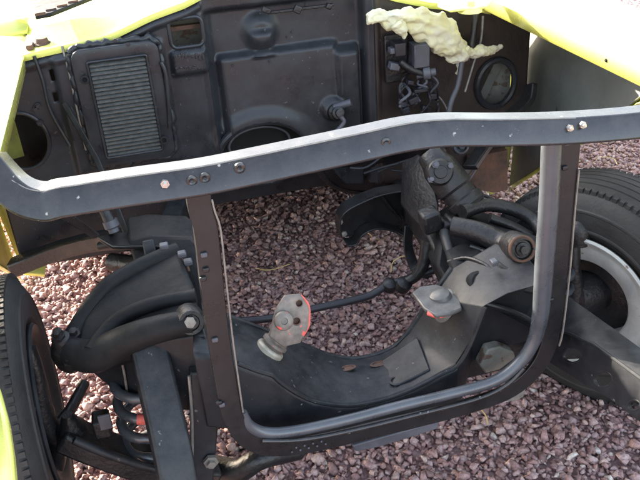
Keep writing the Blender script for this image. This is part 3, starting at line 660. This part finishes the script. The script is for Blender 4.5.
# frame tower
tw = bpy.data.objects.new('spring_tower', None); COL.objects.link(tw); tw.parent = car
bm = B(); slab(bm, pts([(128, 240, .52), (150, 236, .50), (192, 238, .46), (204, 250, .40), (204, 330, .30), (160, 330, .30), (140, 286, .42)]), (0, .13, .0)); link('tower_wall', bm, 'castarm', tw, bevel=.008)
bm = B(); slab(bm, pts([(96, 236, .56), (150, 228, .62), (196, 236, .58), (200, 246, .45), (150, 246, .46), (112, 246, .52)]), (0, 0, -.012)); link('tower_top', bm, 'black', tw, bevel=.003)
bm = B(); sweep(bm, pts([(148, 240, .46), (152, 262, .44), (154, 300, .40)]), rect(.028, .02), Y); link('tower_rib', bm, 'frame', tw, bevel=.004)
bm = B(); lathe(bm, at(170, 277, y=.385), Vector((.25, -1, .35)), [(.050, -.04), (.050, .0), (.044, .006), (.036, .002), (.030, .006), (.022, .004), (.016, .012), (0, .012)], 30); link('shock_mount', bm, 'grease', tw)
tubeo('mount_rim', circ(at(170, 277, y=.380)+Vector((0, 0, 0)), Vector((1, .25, 0)).normalized(), Vector((0, .33, .94)), .047, .047, 24)[:16], .004, 'rust', tw, seg=8, sm=2)
for p in ((176, 278), (170, 286)): bolt(tw, at(*p, y=.37), Vector((.2, -1, .3)), .008, .02, 'bluegrey')
for p in ((182, 254), (188, 262), (164, 246)): boxpx('clip', p, .37, (.02, .02, .012), 'bluegrey', tw)
bm = B(); slab(bm, pts([(86, 368, .30), (122, 344, .24), (140, 344, .20), (160, 352, .18), (160, 410, .20), (128, 402, .26)]), (0, .05, 0)); link('spring_seat', bm, 'frame', tw, bevel=.006)
tubeo('weld_bead', pts([(119, 352, .235), (124, 372, .238), (128, 398, .25)]), .003, 'zincp', tw, seg=8)
bm = B(); slab(bm, pts([(146, 342, .17), (206, 334, .13), (214, 372, .12), (206, 412, .13), (168, 410, .15)]), (0, .06, 0)); link('rail_face', bm, 'frame', tw, bevel=.005)
# frame rails running back
bm = B(); sweep(bm, pts([(176, 250, .48), (172, 228, .75), (178, 210, 1.0), (190, 204, 1.3)]), rect(.06, .07), Z); link('frame_rail', bm, 'frame', car, bevel=.006)
bm = B(); sweep(bm, pts([(12, 268, 1.0), (60, 250, .95), (104, 240, .80), (150, 238, .60)]), rect(.055, .05), Z, sm=3); link('body_mount_arm', bm, 'grease', car, bevel=.008)
tubeo('body_mount_lip', pts([(100, 246, .72), (130, 240, .66), (160, 234, .62)]), .012, 'frame', car)
tubeo('sill_tube', pts([(112, 262, .70), (140, 266, .62), (158, 268, .50)]), .026, 'grease', car)
# coil spring
sc_t, sc_b = at(135, 352, y=.32), at(133, 446, y=.32)
def coil(ct, cb, rad, wr, turns, name='coil_spring'):
    P = []
    for i in range(int(turns*20)+1):
        t = i/(turns*20); an = 2*math.pi*turns*t
        P.append(ct.lerp(cb, t)+Vector((math.cos(an)*rad, math.sin(an)*rad, 0)))
    bm = B(); tube(bm, P, wr, 12, 0); return link(name, bm, 'tube', car), P
sp_o, SPP = coil(Vector((-.528, .28, .43)), Vector((-.540, .27, .160)), .060, .0125, 4.6)
i0 = min(range(len(SPP)), key=lambda i: (SPP[i]-at(141, 420, y=.21)).length)
bm = B(); tube(bm, SPP[i0-1:i0+2], .0131, 12, 0); link('paint_mark', bm, 'redpaint', sp_o)
# lower control arm
lca = bpy.data.objects.new('lower_control_arm', None); COL.objects.link(lca); lca.parent = car
bm = B(); sweep(bm, pts([(62, 432, .26), (100, 448, .25), (150, 464, .24), (215, 470, .26)]), rect(.055, .09), Y, sm=3); link('arm_body', bm, 'grease', lca, bevel=.008)
tubeo('arm_flange', pts([(74, 440, .20), (110, 455, .19), (160, 470, .185), (210, 476, .19)]), .010, 'frame', lca)
tubeo('arm_strut', pts([(215, 468, .30), (240, 470, .24), (262, 458, .22), (300, 452, .25)]), [.034, .03, .028, .02], 'grease', lca)
bm = B(); lathe(bm, Vector((-.545, .28, .180)), Z, [(0, -.03), (.075, -.03), (.08, -.02), (.078, -.01), (0, -.008)], 28); link('spring_cup', bm, 'grease', lca)
boxpx('bump_stop', (102, 424), .24, (.040, .05, .052), 'grease', lca, bev=.006)
boxpx('bump_stop_face', (105, 422), .212, (.028, .006, .042), 'bluegrey', lca, bev=.002)
bm = B(); lathe(bm, at(72, 428, y=.26), Vector((0, -.2, 1)), [(0, -.06), (.03, -.06), (.036, -.03), (.034, .0), (.026, .012), (.02, .03), (.012, .05), (0, .05)], 22); link('ball_joint', bm, 'grease', lca)
# knuckles
def knuckle(s, c):
    k = bpy.data.objects.new('steering_knuckle', None); COL.objects.link(k); k.parent = car
    bm = B(); tube(bm, [c+Vector((-s*.10, -.01, .18)), c+Vector((-s*.10, -.02, .10)), c+Vector((-s*.085, -.02, 0)), c+Vector((-s*.10, -.03, -.10)), c+Vector((-s*.075, -.03, -.18))], [.015, .018, .030, .020, .018], 14, 4); link('upright', bm, 'grease', k)
    bm = B(); lathe(bm, c+Vector((-s*.07, 0, 0)), X*s, [(0, -.02), (.05, -.02), (.06, -.01), (.06, .05), (0, .05)], 32); link('spindle_boss', bm, 'grease', k)
    bm = B(); tube(bm, [c+Vector((-s*.09, -.03, -.06)), c+Vector((-s*.13, .05, -.07)), c+Vector((-s*.17, .14, -.06))], [.018, .015, .014], 12, 4); link('steering_arm', bm, 'grease', k)
    return k
knuckle(-1, wl_c); knuckle(1, wr_c)
tubeo('tie_rod', [Vector((-.575, .466, .285)), Vector((-.30, .47, .30)), Vector((-.2, .46, .31))], .010, 'grease', car)
# horns
hl = bpy.data.objects.new('frame_horn', None); COL.objects.link(hl); hl.parent = car
P = pts([(149, 342, .17), (154, 365, .135), (161, 395, .09), (169, 430, .04), (177, 470, -.01), (184, 520, -.06)])
bm = B(); sweep(bm, P, rect(.078, .075, 0, -.037), Vector((.1, -.35, .9)), sm=4); link('horn_box', bm, 'frame', hl, bevel=.008, seg=3)
bm = B(); slab(bm, pts([(190, 374, .11), (214, 372, .10), (218, 430, .09), (213, 490, .07), (192, 490, .07)]), (0, .03, 0)); link('horn_bracket', bm, 'frame', hl, bevel=.004)
tubeo('bracket_seam', pts([(189, 376, .105), (192, 420, .09), (192, 488, .065)]), .0035, 'zincp', hl, seg=8)
bolt(hl, at(211, 462, y=.07), -Y, .010, .012, 'zincp')
hr = bpy.data.objects.new('frame_horn', None); COL.objects.link(hr); hr.parent = car
web = [at(p[0], p[1], x=.43) for p in ((520, 316), (542, 326), (570, 334), (595, 345), (640, 378), (690, 416), (690, 462), (640, 421), (610, 398), (585, 384), (550, 362), (520, 350))]
hs = []
for (px_, py_), r in (((573, 355), 9), ((604, 379), 9), ((635, 405), 6)):
    hs.append([at(px_+r*math.cos(t_)*1.05, py_+r*math.sin(t_)*.9, x=.43) for t_ in [2*math.pi*k/20 for k in range(20)]])
bm = B(); plate(bm, web, hs); link('horn_web', bm, 'frame', hr, smooth=30, solid=.006, off=0, bevel=.0015)
for h_ in hs:
    bm = B(); n_ = len(h_); c_ = sum(h_, Vector())/n_
    tube(bm, h_+[h_[0], h_[1]], .0035, 8, 0, cap=False); link('hole_rim', bm, 'frame', hr)
tl = [at(p[0], p[1], x=.43) for p in ((520, 316), (542, 326), (570, 334), (595, 345), (640, 378), (690, 416))]
bm = B(); A = [bm.verts.new(p) for p in tl]; oe = [at(p[0], p[1], x=.50) for p in ((545, 278), (569, 297), (590, 312), (612, 328), (642, 350), (690, 386))]
C_ = [bm.verts.new(p) for p in oe]
for i in range(len(tl)-1):
    bm.faces.new((A[i], A[i+1], C_[i+1], C_[i]))
link('horn_top', bm, 'frame', hr, smooth=30, solid=.005, off=0, bevel=.0015)
tubeo('horn_edge', [p+Vector((-.002, 0, .002)) for p in tl], .0035, 'frame', hr, seg=8, sm=0)

# ------------------------------------------------------------------ driver side suspension and steering
twr = bpy.data.objects.new('spring_tower', None); COL.objects.link(twr); twr.parent = car
bm = B(); slab(bm, pts([(440, 232, .42), (462, 218, .45), (500, 226, .42), (548, 240, .36), (556, 300, .22), (530, 318, .15), (484, 300, .16), (450, 292, .24), (436, 268, .34)]), (.02, .14, -.03)); link('tower_wall', bm, 'castarm', twr, bevel=.012, seg=3)
bm = B(); slab(bm, pts([(452, 262, .26), (478, 250, .27), (500, 262, .22), (512, 290, .17), (540, 308, .11), (540, 334, .10), (484, 304, .13), (462, 296, .18)]), (0, .06, 0)); link('tower_gusset', bm, 'castarm', twr, bevel=.010, seg=3)
tubeo('tower_rib', pts([(444, 232, .40), (450, 252, .33), (462, 275, .26), (480, 296, .17)]), .013, 'frame', twr)
tubeo('brake_line', pts([(448, 262, .28), (466, 258, .25), (484, 264, .20), (500, 276, .155), (520, 284, .13), (540, 282, .12)]), .005, 'grease', twr, seg=8)
tubeo('brake_line', pts([(470, 246, .29), (486, 252, .26), (496, 262, .19), (508, 270, .155), (530, 272, .13)]), .006, 'grease', twr, seg=8)
tubeo('gusset_bead', pts([(484, 303, .126), (505, 309, .114), (525, 317, .104), (541, 328, .096)]), .006, 'frame', twr, seg=8)
bm = B(); lathe(bm, at(478, 282, y=.175), Vector((.1, -.8, .6)), [(.026, -.02), (.026, .004), (.02, .009), (.012, .009), (.011, .004), (0, .004)], 20); link('grease_cap', bm, 'castarm', twr)
bm = B(); slab(bm, pts([(500, 272, .16), (520, 266, .16), (538, 276, .12), (540, 296, .11), (520, 292, .125), (506, 286, .14)]), (0, .03, -.01)); link('idler_plate', bm, 'grease', twr, bevel=.006)
boxpx('casting', (496, 268), .20, (.05, .04, .035), 'bluegrey', twr, Matrix.Rotation(-.6, 3, 'Y'), .008)
for p in ((494, 262), (502, 278), (512, 274), (520, 270), (508, 282)): boxpx('clip', p, .165, (.016, .02, .012), 'bluegrey' if p[0] % 4 else 'grease', twr, Matrix.Rotation(random.uniform(-.6, .6), 3, 'Y'))
uc2 = bpy.data.objects.new('upper_control_arm', None); COL.objects.link(uc2); uc2.parent = car
tubeo('arm_rear', pts([(462, 212, .42), (486, 205, .44), (512, 209, .42), (534, 220, .38), (548, 240, .32), (562, 256, .32)]), [.020, .018, .018, .020, .024, .026], 'grease', uc2, seg=16)
tubeo('arm_front', pts([(452, 226, .34), (478, 232, .30), (500, 242, .26), (524, 250, .20), (552, 258, .26)]), [.024, .026, .028, .028, .026], 'grease', uc2, seg=16)
bm = B(); slab(bm, pts([(456, 220, .38), (492, 224, .37), (522, 232, .34), (548, 240, .31), (556, 252, .30), (524, 252, .24), (500, 246, .26), (474, 236, .30)]), (0, .01, -.03)); link('arm_web', bm, 'frame', uc2, bevel=.005)
tubeo('arm_shaft', pts([(490, 218, .38), (512, 226, .36), (530, 236, .34)]), .012, 'grease', uc2)
bm = B(); lathe(bm, at(522, 249, y=.17), Vector((-.1, -1, .35)), [(.034, -.06), (.034, .0), (.030, .010), (.024, .010), (.021, .002), (.017, .002), (.016, .006), (.009, .007), (.009, .018), (0, .018)], 30); link('bushing', bm, 'grease', uc2)
tubeo('bushing_rim', circ(at(522, 249, y=.163), Vector((1, -.1, 0)).normalized(), Vector((0, .33, .94)), .029, .029, 28), .0035, 'rust', uc2, seg=8, sm=2)
bm = B(); lathe(bm, Vector((.63, .33, .555)), Z, [(0, -.07), (.03, -.06), (.034, -.02), (.024, .0), (.014, .01), (0, .012)], 20); link('ball_joint', bm, 'grease', uc2)
bm = B(); sweep(bm, [Vector((.36, .30, .27)), Vector((.50, .30, .22)), Vector((.66, .29, .19))], rect(.09, .05), Z, sm=3); link('lower_control_arm', bm, 'grease', car, bevel=.008)
coil(Vector((.545, .32, .47)), Vector((.555, .32, .22)), .058, .0095, 5.5)
# steering box
sb = bpy.data.objects.new('steering_box', None); COL.objects.link(sb); sb.parent = car
s0, s1 = at(432, 158, y=.56), at(470, 208, y=.46); sa = (s1-s0).normalized(); L = (s1-s0).length
bm = B(); lathe(bm, s0, sa, [(0, -.02), (.026, -.02), (.034, -.012), (.038, .01), (.046, .03), (.049, .06), (.049, L*.62), (.043, L*.66), (.043, L*.80), (.050, L*.83), (.052, L*.95), (.046, L), (.030, L+.004), (.028, L-.002), (0, L-.002)], 32); link('housing', bm, 'grease', sb)
q = at(440, 172, y=.49); bm = B(); lathe(bm, q, Vector((-.2, -1, .5)), [(.036, -.04), (.036, .0), (.030, .008), (.018, .008), (.016, .014), (0, .015)], 24); link('side_cover', bm, 'grease', sb)
for k in range(4):
    an = k*math.pi/2+.5; bolt(sb, q+Vector((.029*math.cos(an), -.004, .029*math.sin(an))), Vector((-.2, -1, .5)), .006, .01, 'bluegrey', 'cover_bolt')
tubeo('input_shaft', [s0+Vector((0, 0, .0)), at(436, 148, y=.60), at(434, 138, y=.68), at(430, 112, y=.96)], [.020, .014, .012, .012], 'grease', sb, seg=12)
bm = B(); lathe(bm, at(440, 150, y=.57), Vector((.1, -.2, 1)), [(0, -.02), (.016, -.02), (.018, .0), (.012, .008), (.012, .02), (0, .02)], 14); link('coupling', bm, 'grease', sb)
bm = B(); slab(bm, pts([(414, 176, .60), (432, 166, .56), (440, 205, .50), (436, 236, .46), (424, 232, .50), (412, 220, .55)]), (0, .10, 0)); link('box_mount', bm, 'grease', sb, bevel=.008)
for p, s_ in (((456, 222), (.06, .05, .03)), ((446, 228), (.04, .05, .05)), ((462, 232), (.04, .04, .03)), ((430, 220), (.05, .05, .06))): boxpx('casting_lug', p, .44, s_, 'grease', sb, Matrix.Rotation(random.uniform(-.6, .6), 3, 'Y'), .008)
tubeo('hose', pts([(470, 196, .5), (486, 196, .5), (496, 204, .47), (502, 212, .45)]), .005, 'wire', sb, seg=8)
# frame rail behind the steering box, transmission bracket, strap
bm = B(); sweep(bm, pts([(462, 290, .30), (440, 245, .46), (420, 214, .68), (408, 196, .90), (400, 182, 1.25)]), rect(.075, .075), Z, sm=3); link('frame_rail', bm, 'grease', car, bevel=.008)
br = bpy.data.objects.new('transmission_bracket', None); COL.objects.link(br); br.parent = car
o3 = pts([(337, 214), (343, 205), (358, 197), (376, 190), (400, 186), (424, 190), (424, 236), (404, 234), (392, 226), (378, 222), (366, 223), (357, 228), (352, 236), (343, 238), (337, 228)], y=.78)
bm = B(); slab(bm, o3, (0, .02, 0)); link('bracket_web', bm, 'black', br, bevel=.003)
def edge_strip(name, px_list, y, depth, mat, parent, th=.005):
    P_ = pts(px_list, y=y); bm = B(); sweep(bm, P_, [(-th/2, -depth), (th/2, -depth), (th/2, .002), (-th/2, .002)], Y, sm=3); return link(name, bm, mat, parent, bevel=.0015)
edge_strip('bracket_flange', [(337, 230), (336, 214), (343, 204), (358, 196), (376, 189), (402, 185), (424, 189)], .78, .05, 'black', br)
edge_strip('bracket_flange', [(343, 239), (352, 237), (357, 229), (366, 223.5), (378, 222), (392, 226), (404, 234)], .78, .05, 'black', br)
edge_strip('bracket_rib', [(376, 190), (386, 202), (400, 218)], .775, .02, 'black', br, .008)
bolt(br, at(340, 222, y=.775), -Y, .006, .008)
bolt(br, at(344, 234, y=.775), -Y, .006, .008)
bm = B(); sweep(bm, pts([(409, 226, .66), (408, 244, .64), (411, 258, .62), (417, 270, .60), (430, 276, .58)]), rect(.030, .006), Vector((0, 1, .3)), sm=4); link('ground_strap', bm, 'black', car, bevel=.002)
bm = B(); lathe(bm, at(411, 185, y=.74), -Y, [(.016, -.01), (.016, .006), (.010, .01), (.010, .024), (0, .024)], 16); link('clutch_pivot', bm, 'grease', br)
# centre link and idler
dl = bpy.data.objects.new('drag_link', None); COL.objects.link(dl); dl.parent = car
tubeo('link_rod', pts([(205, 318, .46), (234, 321, .46), (272, 318, .46), (317, 308, .47), (362, 298, .48), (378, 291, .48), (388, 284, .48), (404, 280, .47), (440, 268, .44)]), .0105, 'wire', dl, seg=14)
bm = B(); lathe(bm, at(390, 284, y=.475), Vector((0, -.3, 1)), [(0, -.02), (.018, -.02), (.020, .005), (.012, .012), (0, .014)], 16); link('link_joint', bm, 'grease', dl)
bm = B(); lathe(bm, at(404, 284, y=.45), Vector((.3, -.4, 1)), [(0, -.02), (.020, -.02), (.022, .006), (.010, .012), (0, .014)], 16); link('link_joint', bm, 'grease', dl)
tubeo('pitman_arm', pts([(428, 240, .46), (424, 262, .45), (416, 276, .45), (405, 282, .46)]), [.020, .017, .015, .014], 'grease', dl)

# ------------------------------------------------------------------ wheels
def wheel(c, s, steer=0.0, rim='rim'):
    w = bpy.data.objects.new('wheel', None); COL.objects.link(w); w.parent = car; w.location = c; w.rotation_euler = (0, 0, steer); w.scale = (.955, .955, .955)
    A = X*s; O = Vector((0, 0, 0)); HW = .098; RO = .345
    prof = [(.188, -.072), (.200, -.088), (.222, -.101), (.226, -.1045), (.231, -.1045), (.234, -.103), (.262, -.107), (.281, -.106), (.284, -.1085), (.289, -.108), (.292, -.104), (.304, -.100), (.322, -.090), (.334, -.078), (.340, -.070)]
    ng = 5; tw_ = .070
    pr = []
    for k in range(ng):
        a0 = -tw_+2*tw_*k/ng; a1 = -tw_+2*tw_*(k+1)/ng
        def ro(h): return RO-.006*(h/tw_)**2
        pr += [(ro(a0+.003), a0+.003), (ro(a1-.003), a1-.003)]
        if k < ng-1: pr += [(ro(a1)-.007, a1-.002), (ro(a1)-.007, a1+.002)]
    prof = prof+pr+[(r, -h) for r, h in prof[::-1]]
    bm = B(); lathe(bm, O, A, prof, 96); ty = link('tyre', bm, 'rubber', w, smooth=32)
    # tread sipes on the shoulders
    bm = B()
    for k in range(110):
        an = 2*math.pi*k/110
        for hh in (-.076, .076):
            p = O+A*hh+Vector((0, math.cos(an)*.3345, math.sin(an)*.3345)); rot = Matrix.Rotation(an, 3, 'X'); box(bm, p, (.016, .0115, .012), rot)
    o = link('shoulder_blocks', bm, 'rubber', ty, bevel=0, smooth=0); o['kind'] = 'stuff'
    rp_ = [(.204, -.098), (.207, -.106), (.203, -.110), (.196, -.106), (.190, -.097), (.172, -.090), (.132, -.082), (.126, -.074), (.126, .0), (.150, .02), (.168, .045), (.180, .075), (.197, .088)]
    bm = B(); lathe(bm, O, A, rp_, 72); link('rim', bm, rim, w, smooth=45, solid=.004, off=0)
    bm = B(); lathe(bm, O, A, [(.150, .03), (.12, .045), (.085, .05), (.08, .03), (.03, .03), (.03, .06), (0, .06)], 48); link('wheel_disc', bm, 'rim', w, smooth=45, solid=.004, off=0)
    bm = B(); lathe(bm, O, A, [(0, -.05), (.05, -.05), (.055, -.03), (.118, -.022), (.126, -.015), (.126, .02), (0, .025)], 48); link('brake_drum', bm, 'grease', w)
    return w
wheel(wl_c, -1, R_(3), 'frame'); wheel(wr_c, 1, R_(30))

# ------------------------------------------------------------------ rest of the body (behind the bay)
bs = bpy.data.objects.new('body_shell', None); COL.objects.link(bs); bs.parent = car
for s in (-1, 1):
    bm = B(); rows = []
    for y in (1.262, 1.5, 2.6, 3.6, 4.4, 4.75):
        k = 1 if y < 4.5 else .9
        rows.append([bm.verts.new((s*a_*k, y, z_)) for a_, z_ in ((.84, .17), (.90, .19), (.945, .72), (1.01, .89), (.95, .98), (.70, 1.0))])
    for a_, c_ in zip(rows, rows[1:]):
        for k in range(5): bm.faces.new((a_[k], a_[k+1], c_[k+1], c_[k]))
    side = link('body_side', bm, 'yellow', bs, smooth=50, solid=.012, off=0)
    bm = B(); rows = []
    for y in (1.38, 2.6, 3.6, 4.4):
        rows.append([bm.verts.new((s*a_, y, z_)) for a_, z_ in ((.80, .20), (.86, .24), (.905, .72), (.965, .88), (.92, .955), (.71, .975))])
    for a_, c_ in zip(rows, rows[1:]):
        for k in range(5): bm.faces.new((a_[k], a_[k+1], c_[k+1], c_[k]))
    link('bounce_liner', bm, 'fire', side, smooth=50)  # unseen dark liner added to cut yellow bounce from the body sides
    bm = B(); box(bm, (s*1.012, 2.3, .84), (.02, .10, .025)); link('door_handle', bm, 'bolt', side, bevel=.006)
bm = B(); slab(bm, [(-.84, 1.36, .36), (.84, 1.36, .36), (.84, 4.6, .36), (-.84, 4.6, .36)], (0, 0, .02)); link('bay_shade_floor', bm, 'grease', bs)  # unseen floor added to darken the gravel in the bay
bm = B(); slab(bm, [(-.70, 3.7, 1.0), (.70, 3.7, 1.0), (.66, 4.7, .94), (-.66, 4.7, .94)], (0, 0, -.02)); link('boot_lid', bm, 'yellow', bs, bevel=.006)
bm = B(); slab(bm, [(-.70, 4.72, .30), (.70, 4.72, .30), (.66, 4.73, .92), (-.66, 4.73, .92)], (0, .02, 0)); link('tail_panel', bm, 'yellow', bs, bevel=.006)
for c in (Vector((-.745, 3.25, .345)), Vector((.745, 3.25, .345))): wheel(c, 1 if c.x > 0 else -1)

# ================================================================== loose things
# crumpled masking paper over the cowl corner
def sack(bm, px_list, y, seed, nl=60, na=36, amp=1.0):
    C_ = [at(p[0], p[1], y=y) for p in px_list]; H = [p[2]/780*2.5 for p in px_list]
    n0 = len(C_); sm = max(2, nl//(n0-1)); Q = smooth_path(C_, sm); rings = []
    for i, c in enumerate(Q):
        f = i/sm; a_ = min(int(f), n0-2); t = f-a_; h = H[a_]*(1-t)+H[a_+1]*t
        tg = (Q[min(i+1, len(Q)-1)]-Q[max(i-1, 0)]).normalized(); u = tg.cross(Y).normalized()
        ring = []
        for k in range(na):
            an = 2*math.pi*k/na; d = u*math.cos(an)*h+Y*math.sin(an)*min(h*.9, .04)
            p = c+d; v = p*24+Vector((seed, 0, 0)); w = noise.noise_vector(v*.5)
            cr = 0
            for fq, am in ((.45, .020), (1.0, .010), (2.1, .004)):
                dd, pp = noise.voronoi(v*fq+w*.6); cr += am*(min(1, (dd[1]-dd[0])*1.5)-.45)
            ring.append(bm.verts.new(p+d.normalized()*cr*amp))
        rings.append(ring)
    for a_, c_ in zip(rings, rings[1:]):
        for k in range(na): bm.faces.new((a_[k], a_[(k+1) % na], c_[(k+1) % na], c_[k]))
    bm.faces.new(rings[0][::-1]); bm.faces.new(rings[-1])
bm = B(); sack(bm, [(366, 18, 3), (376, 17, 8), (398, 18, 11), (422, 25, 17), (444, 38, 20), (456, 52, 15), (458, 64, 9), (457, 75, 3)], .985, 0, 35, 22, 1.7)
sack(bm, [(458, 52, 8), (474, 52, 6), (488, 50, 6), (502, 47, 4)], .975, 5, 15, 10, .6)
sack(bm, [(396, 22, 9), (402, 30, 7), (405, 39, 2)], .965, 9, 10, 10, .5)
o = link('masking_paper', bm, 'paper', None, smooth=180); md = o.modifiers.new('soften', 'SUBSURF'); md.levels = 2; md.render_levels = 2
tx = bpy.data.textures.new('folds', 'CLOUDS'); tx.noise_scale = .018; tx.noise_depth = 2; md = o.modifiers.new('folds', 'DISPLACE'); md.texture = tx; md.texture_coords = 'LOCAL'; md.strength = .014; md.mid_level = .5
o['label'] = 'crumpled cream masking paper stuffed over the firewall corner below the fender'; o['category'] = 'paper'
# dry straws on the gravel
for P_, lab in (([(300, 190), (309, 187), (318, 181)], 'short straight dry straw on the gravel near the firewall'),
               ([(255, 268), (270, 270), (290, 264)], 'long dry straw lying across the gravel in the empty bay'),
               ([(391, 272), (393, 262), (404, 256), (412, 262)], 'curled dry straw on the gravel beside the black ground strap'),
               ([(366, 230), (374, 238), (384, 240)], 'bent dry straw on the gravel under the black transmission bracket'),
               ([(480, 408), (486, 416), (488, 424)], 'small straw on the gravel in front of the bottom rail'),
               ([(596, 157), (612, 158), (617, 164)], 'pale curved straw on the gravel beyond the driver side tyre')):
    bm = B(); tube(bm, [at(p[0], p[1], z=.026) for p in P_], .0019, 8, 4); o = link('straw', bm, 'straw', None); o['label'] = lab; o['category'] = 'straw'
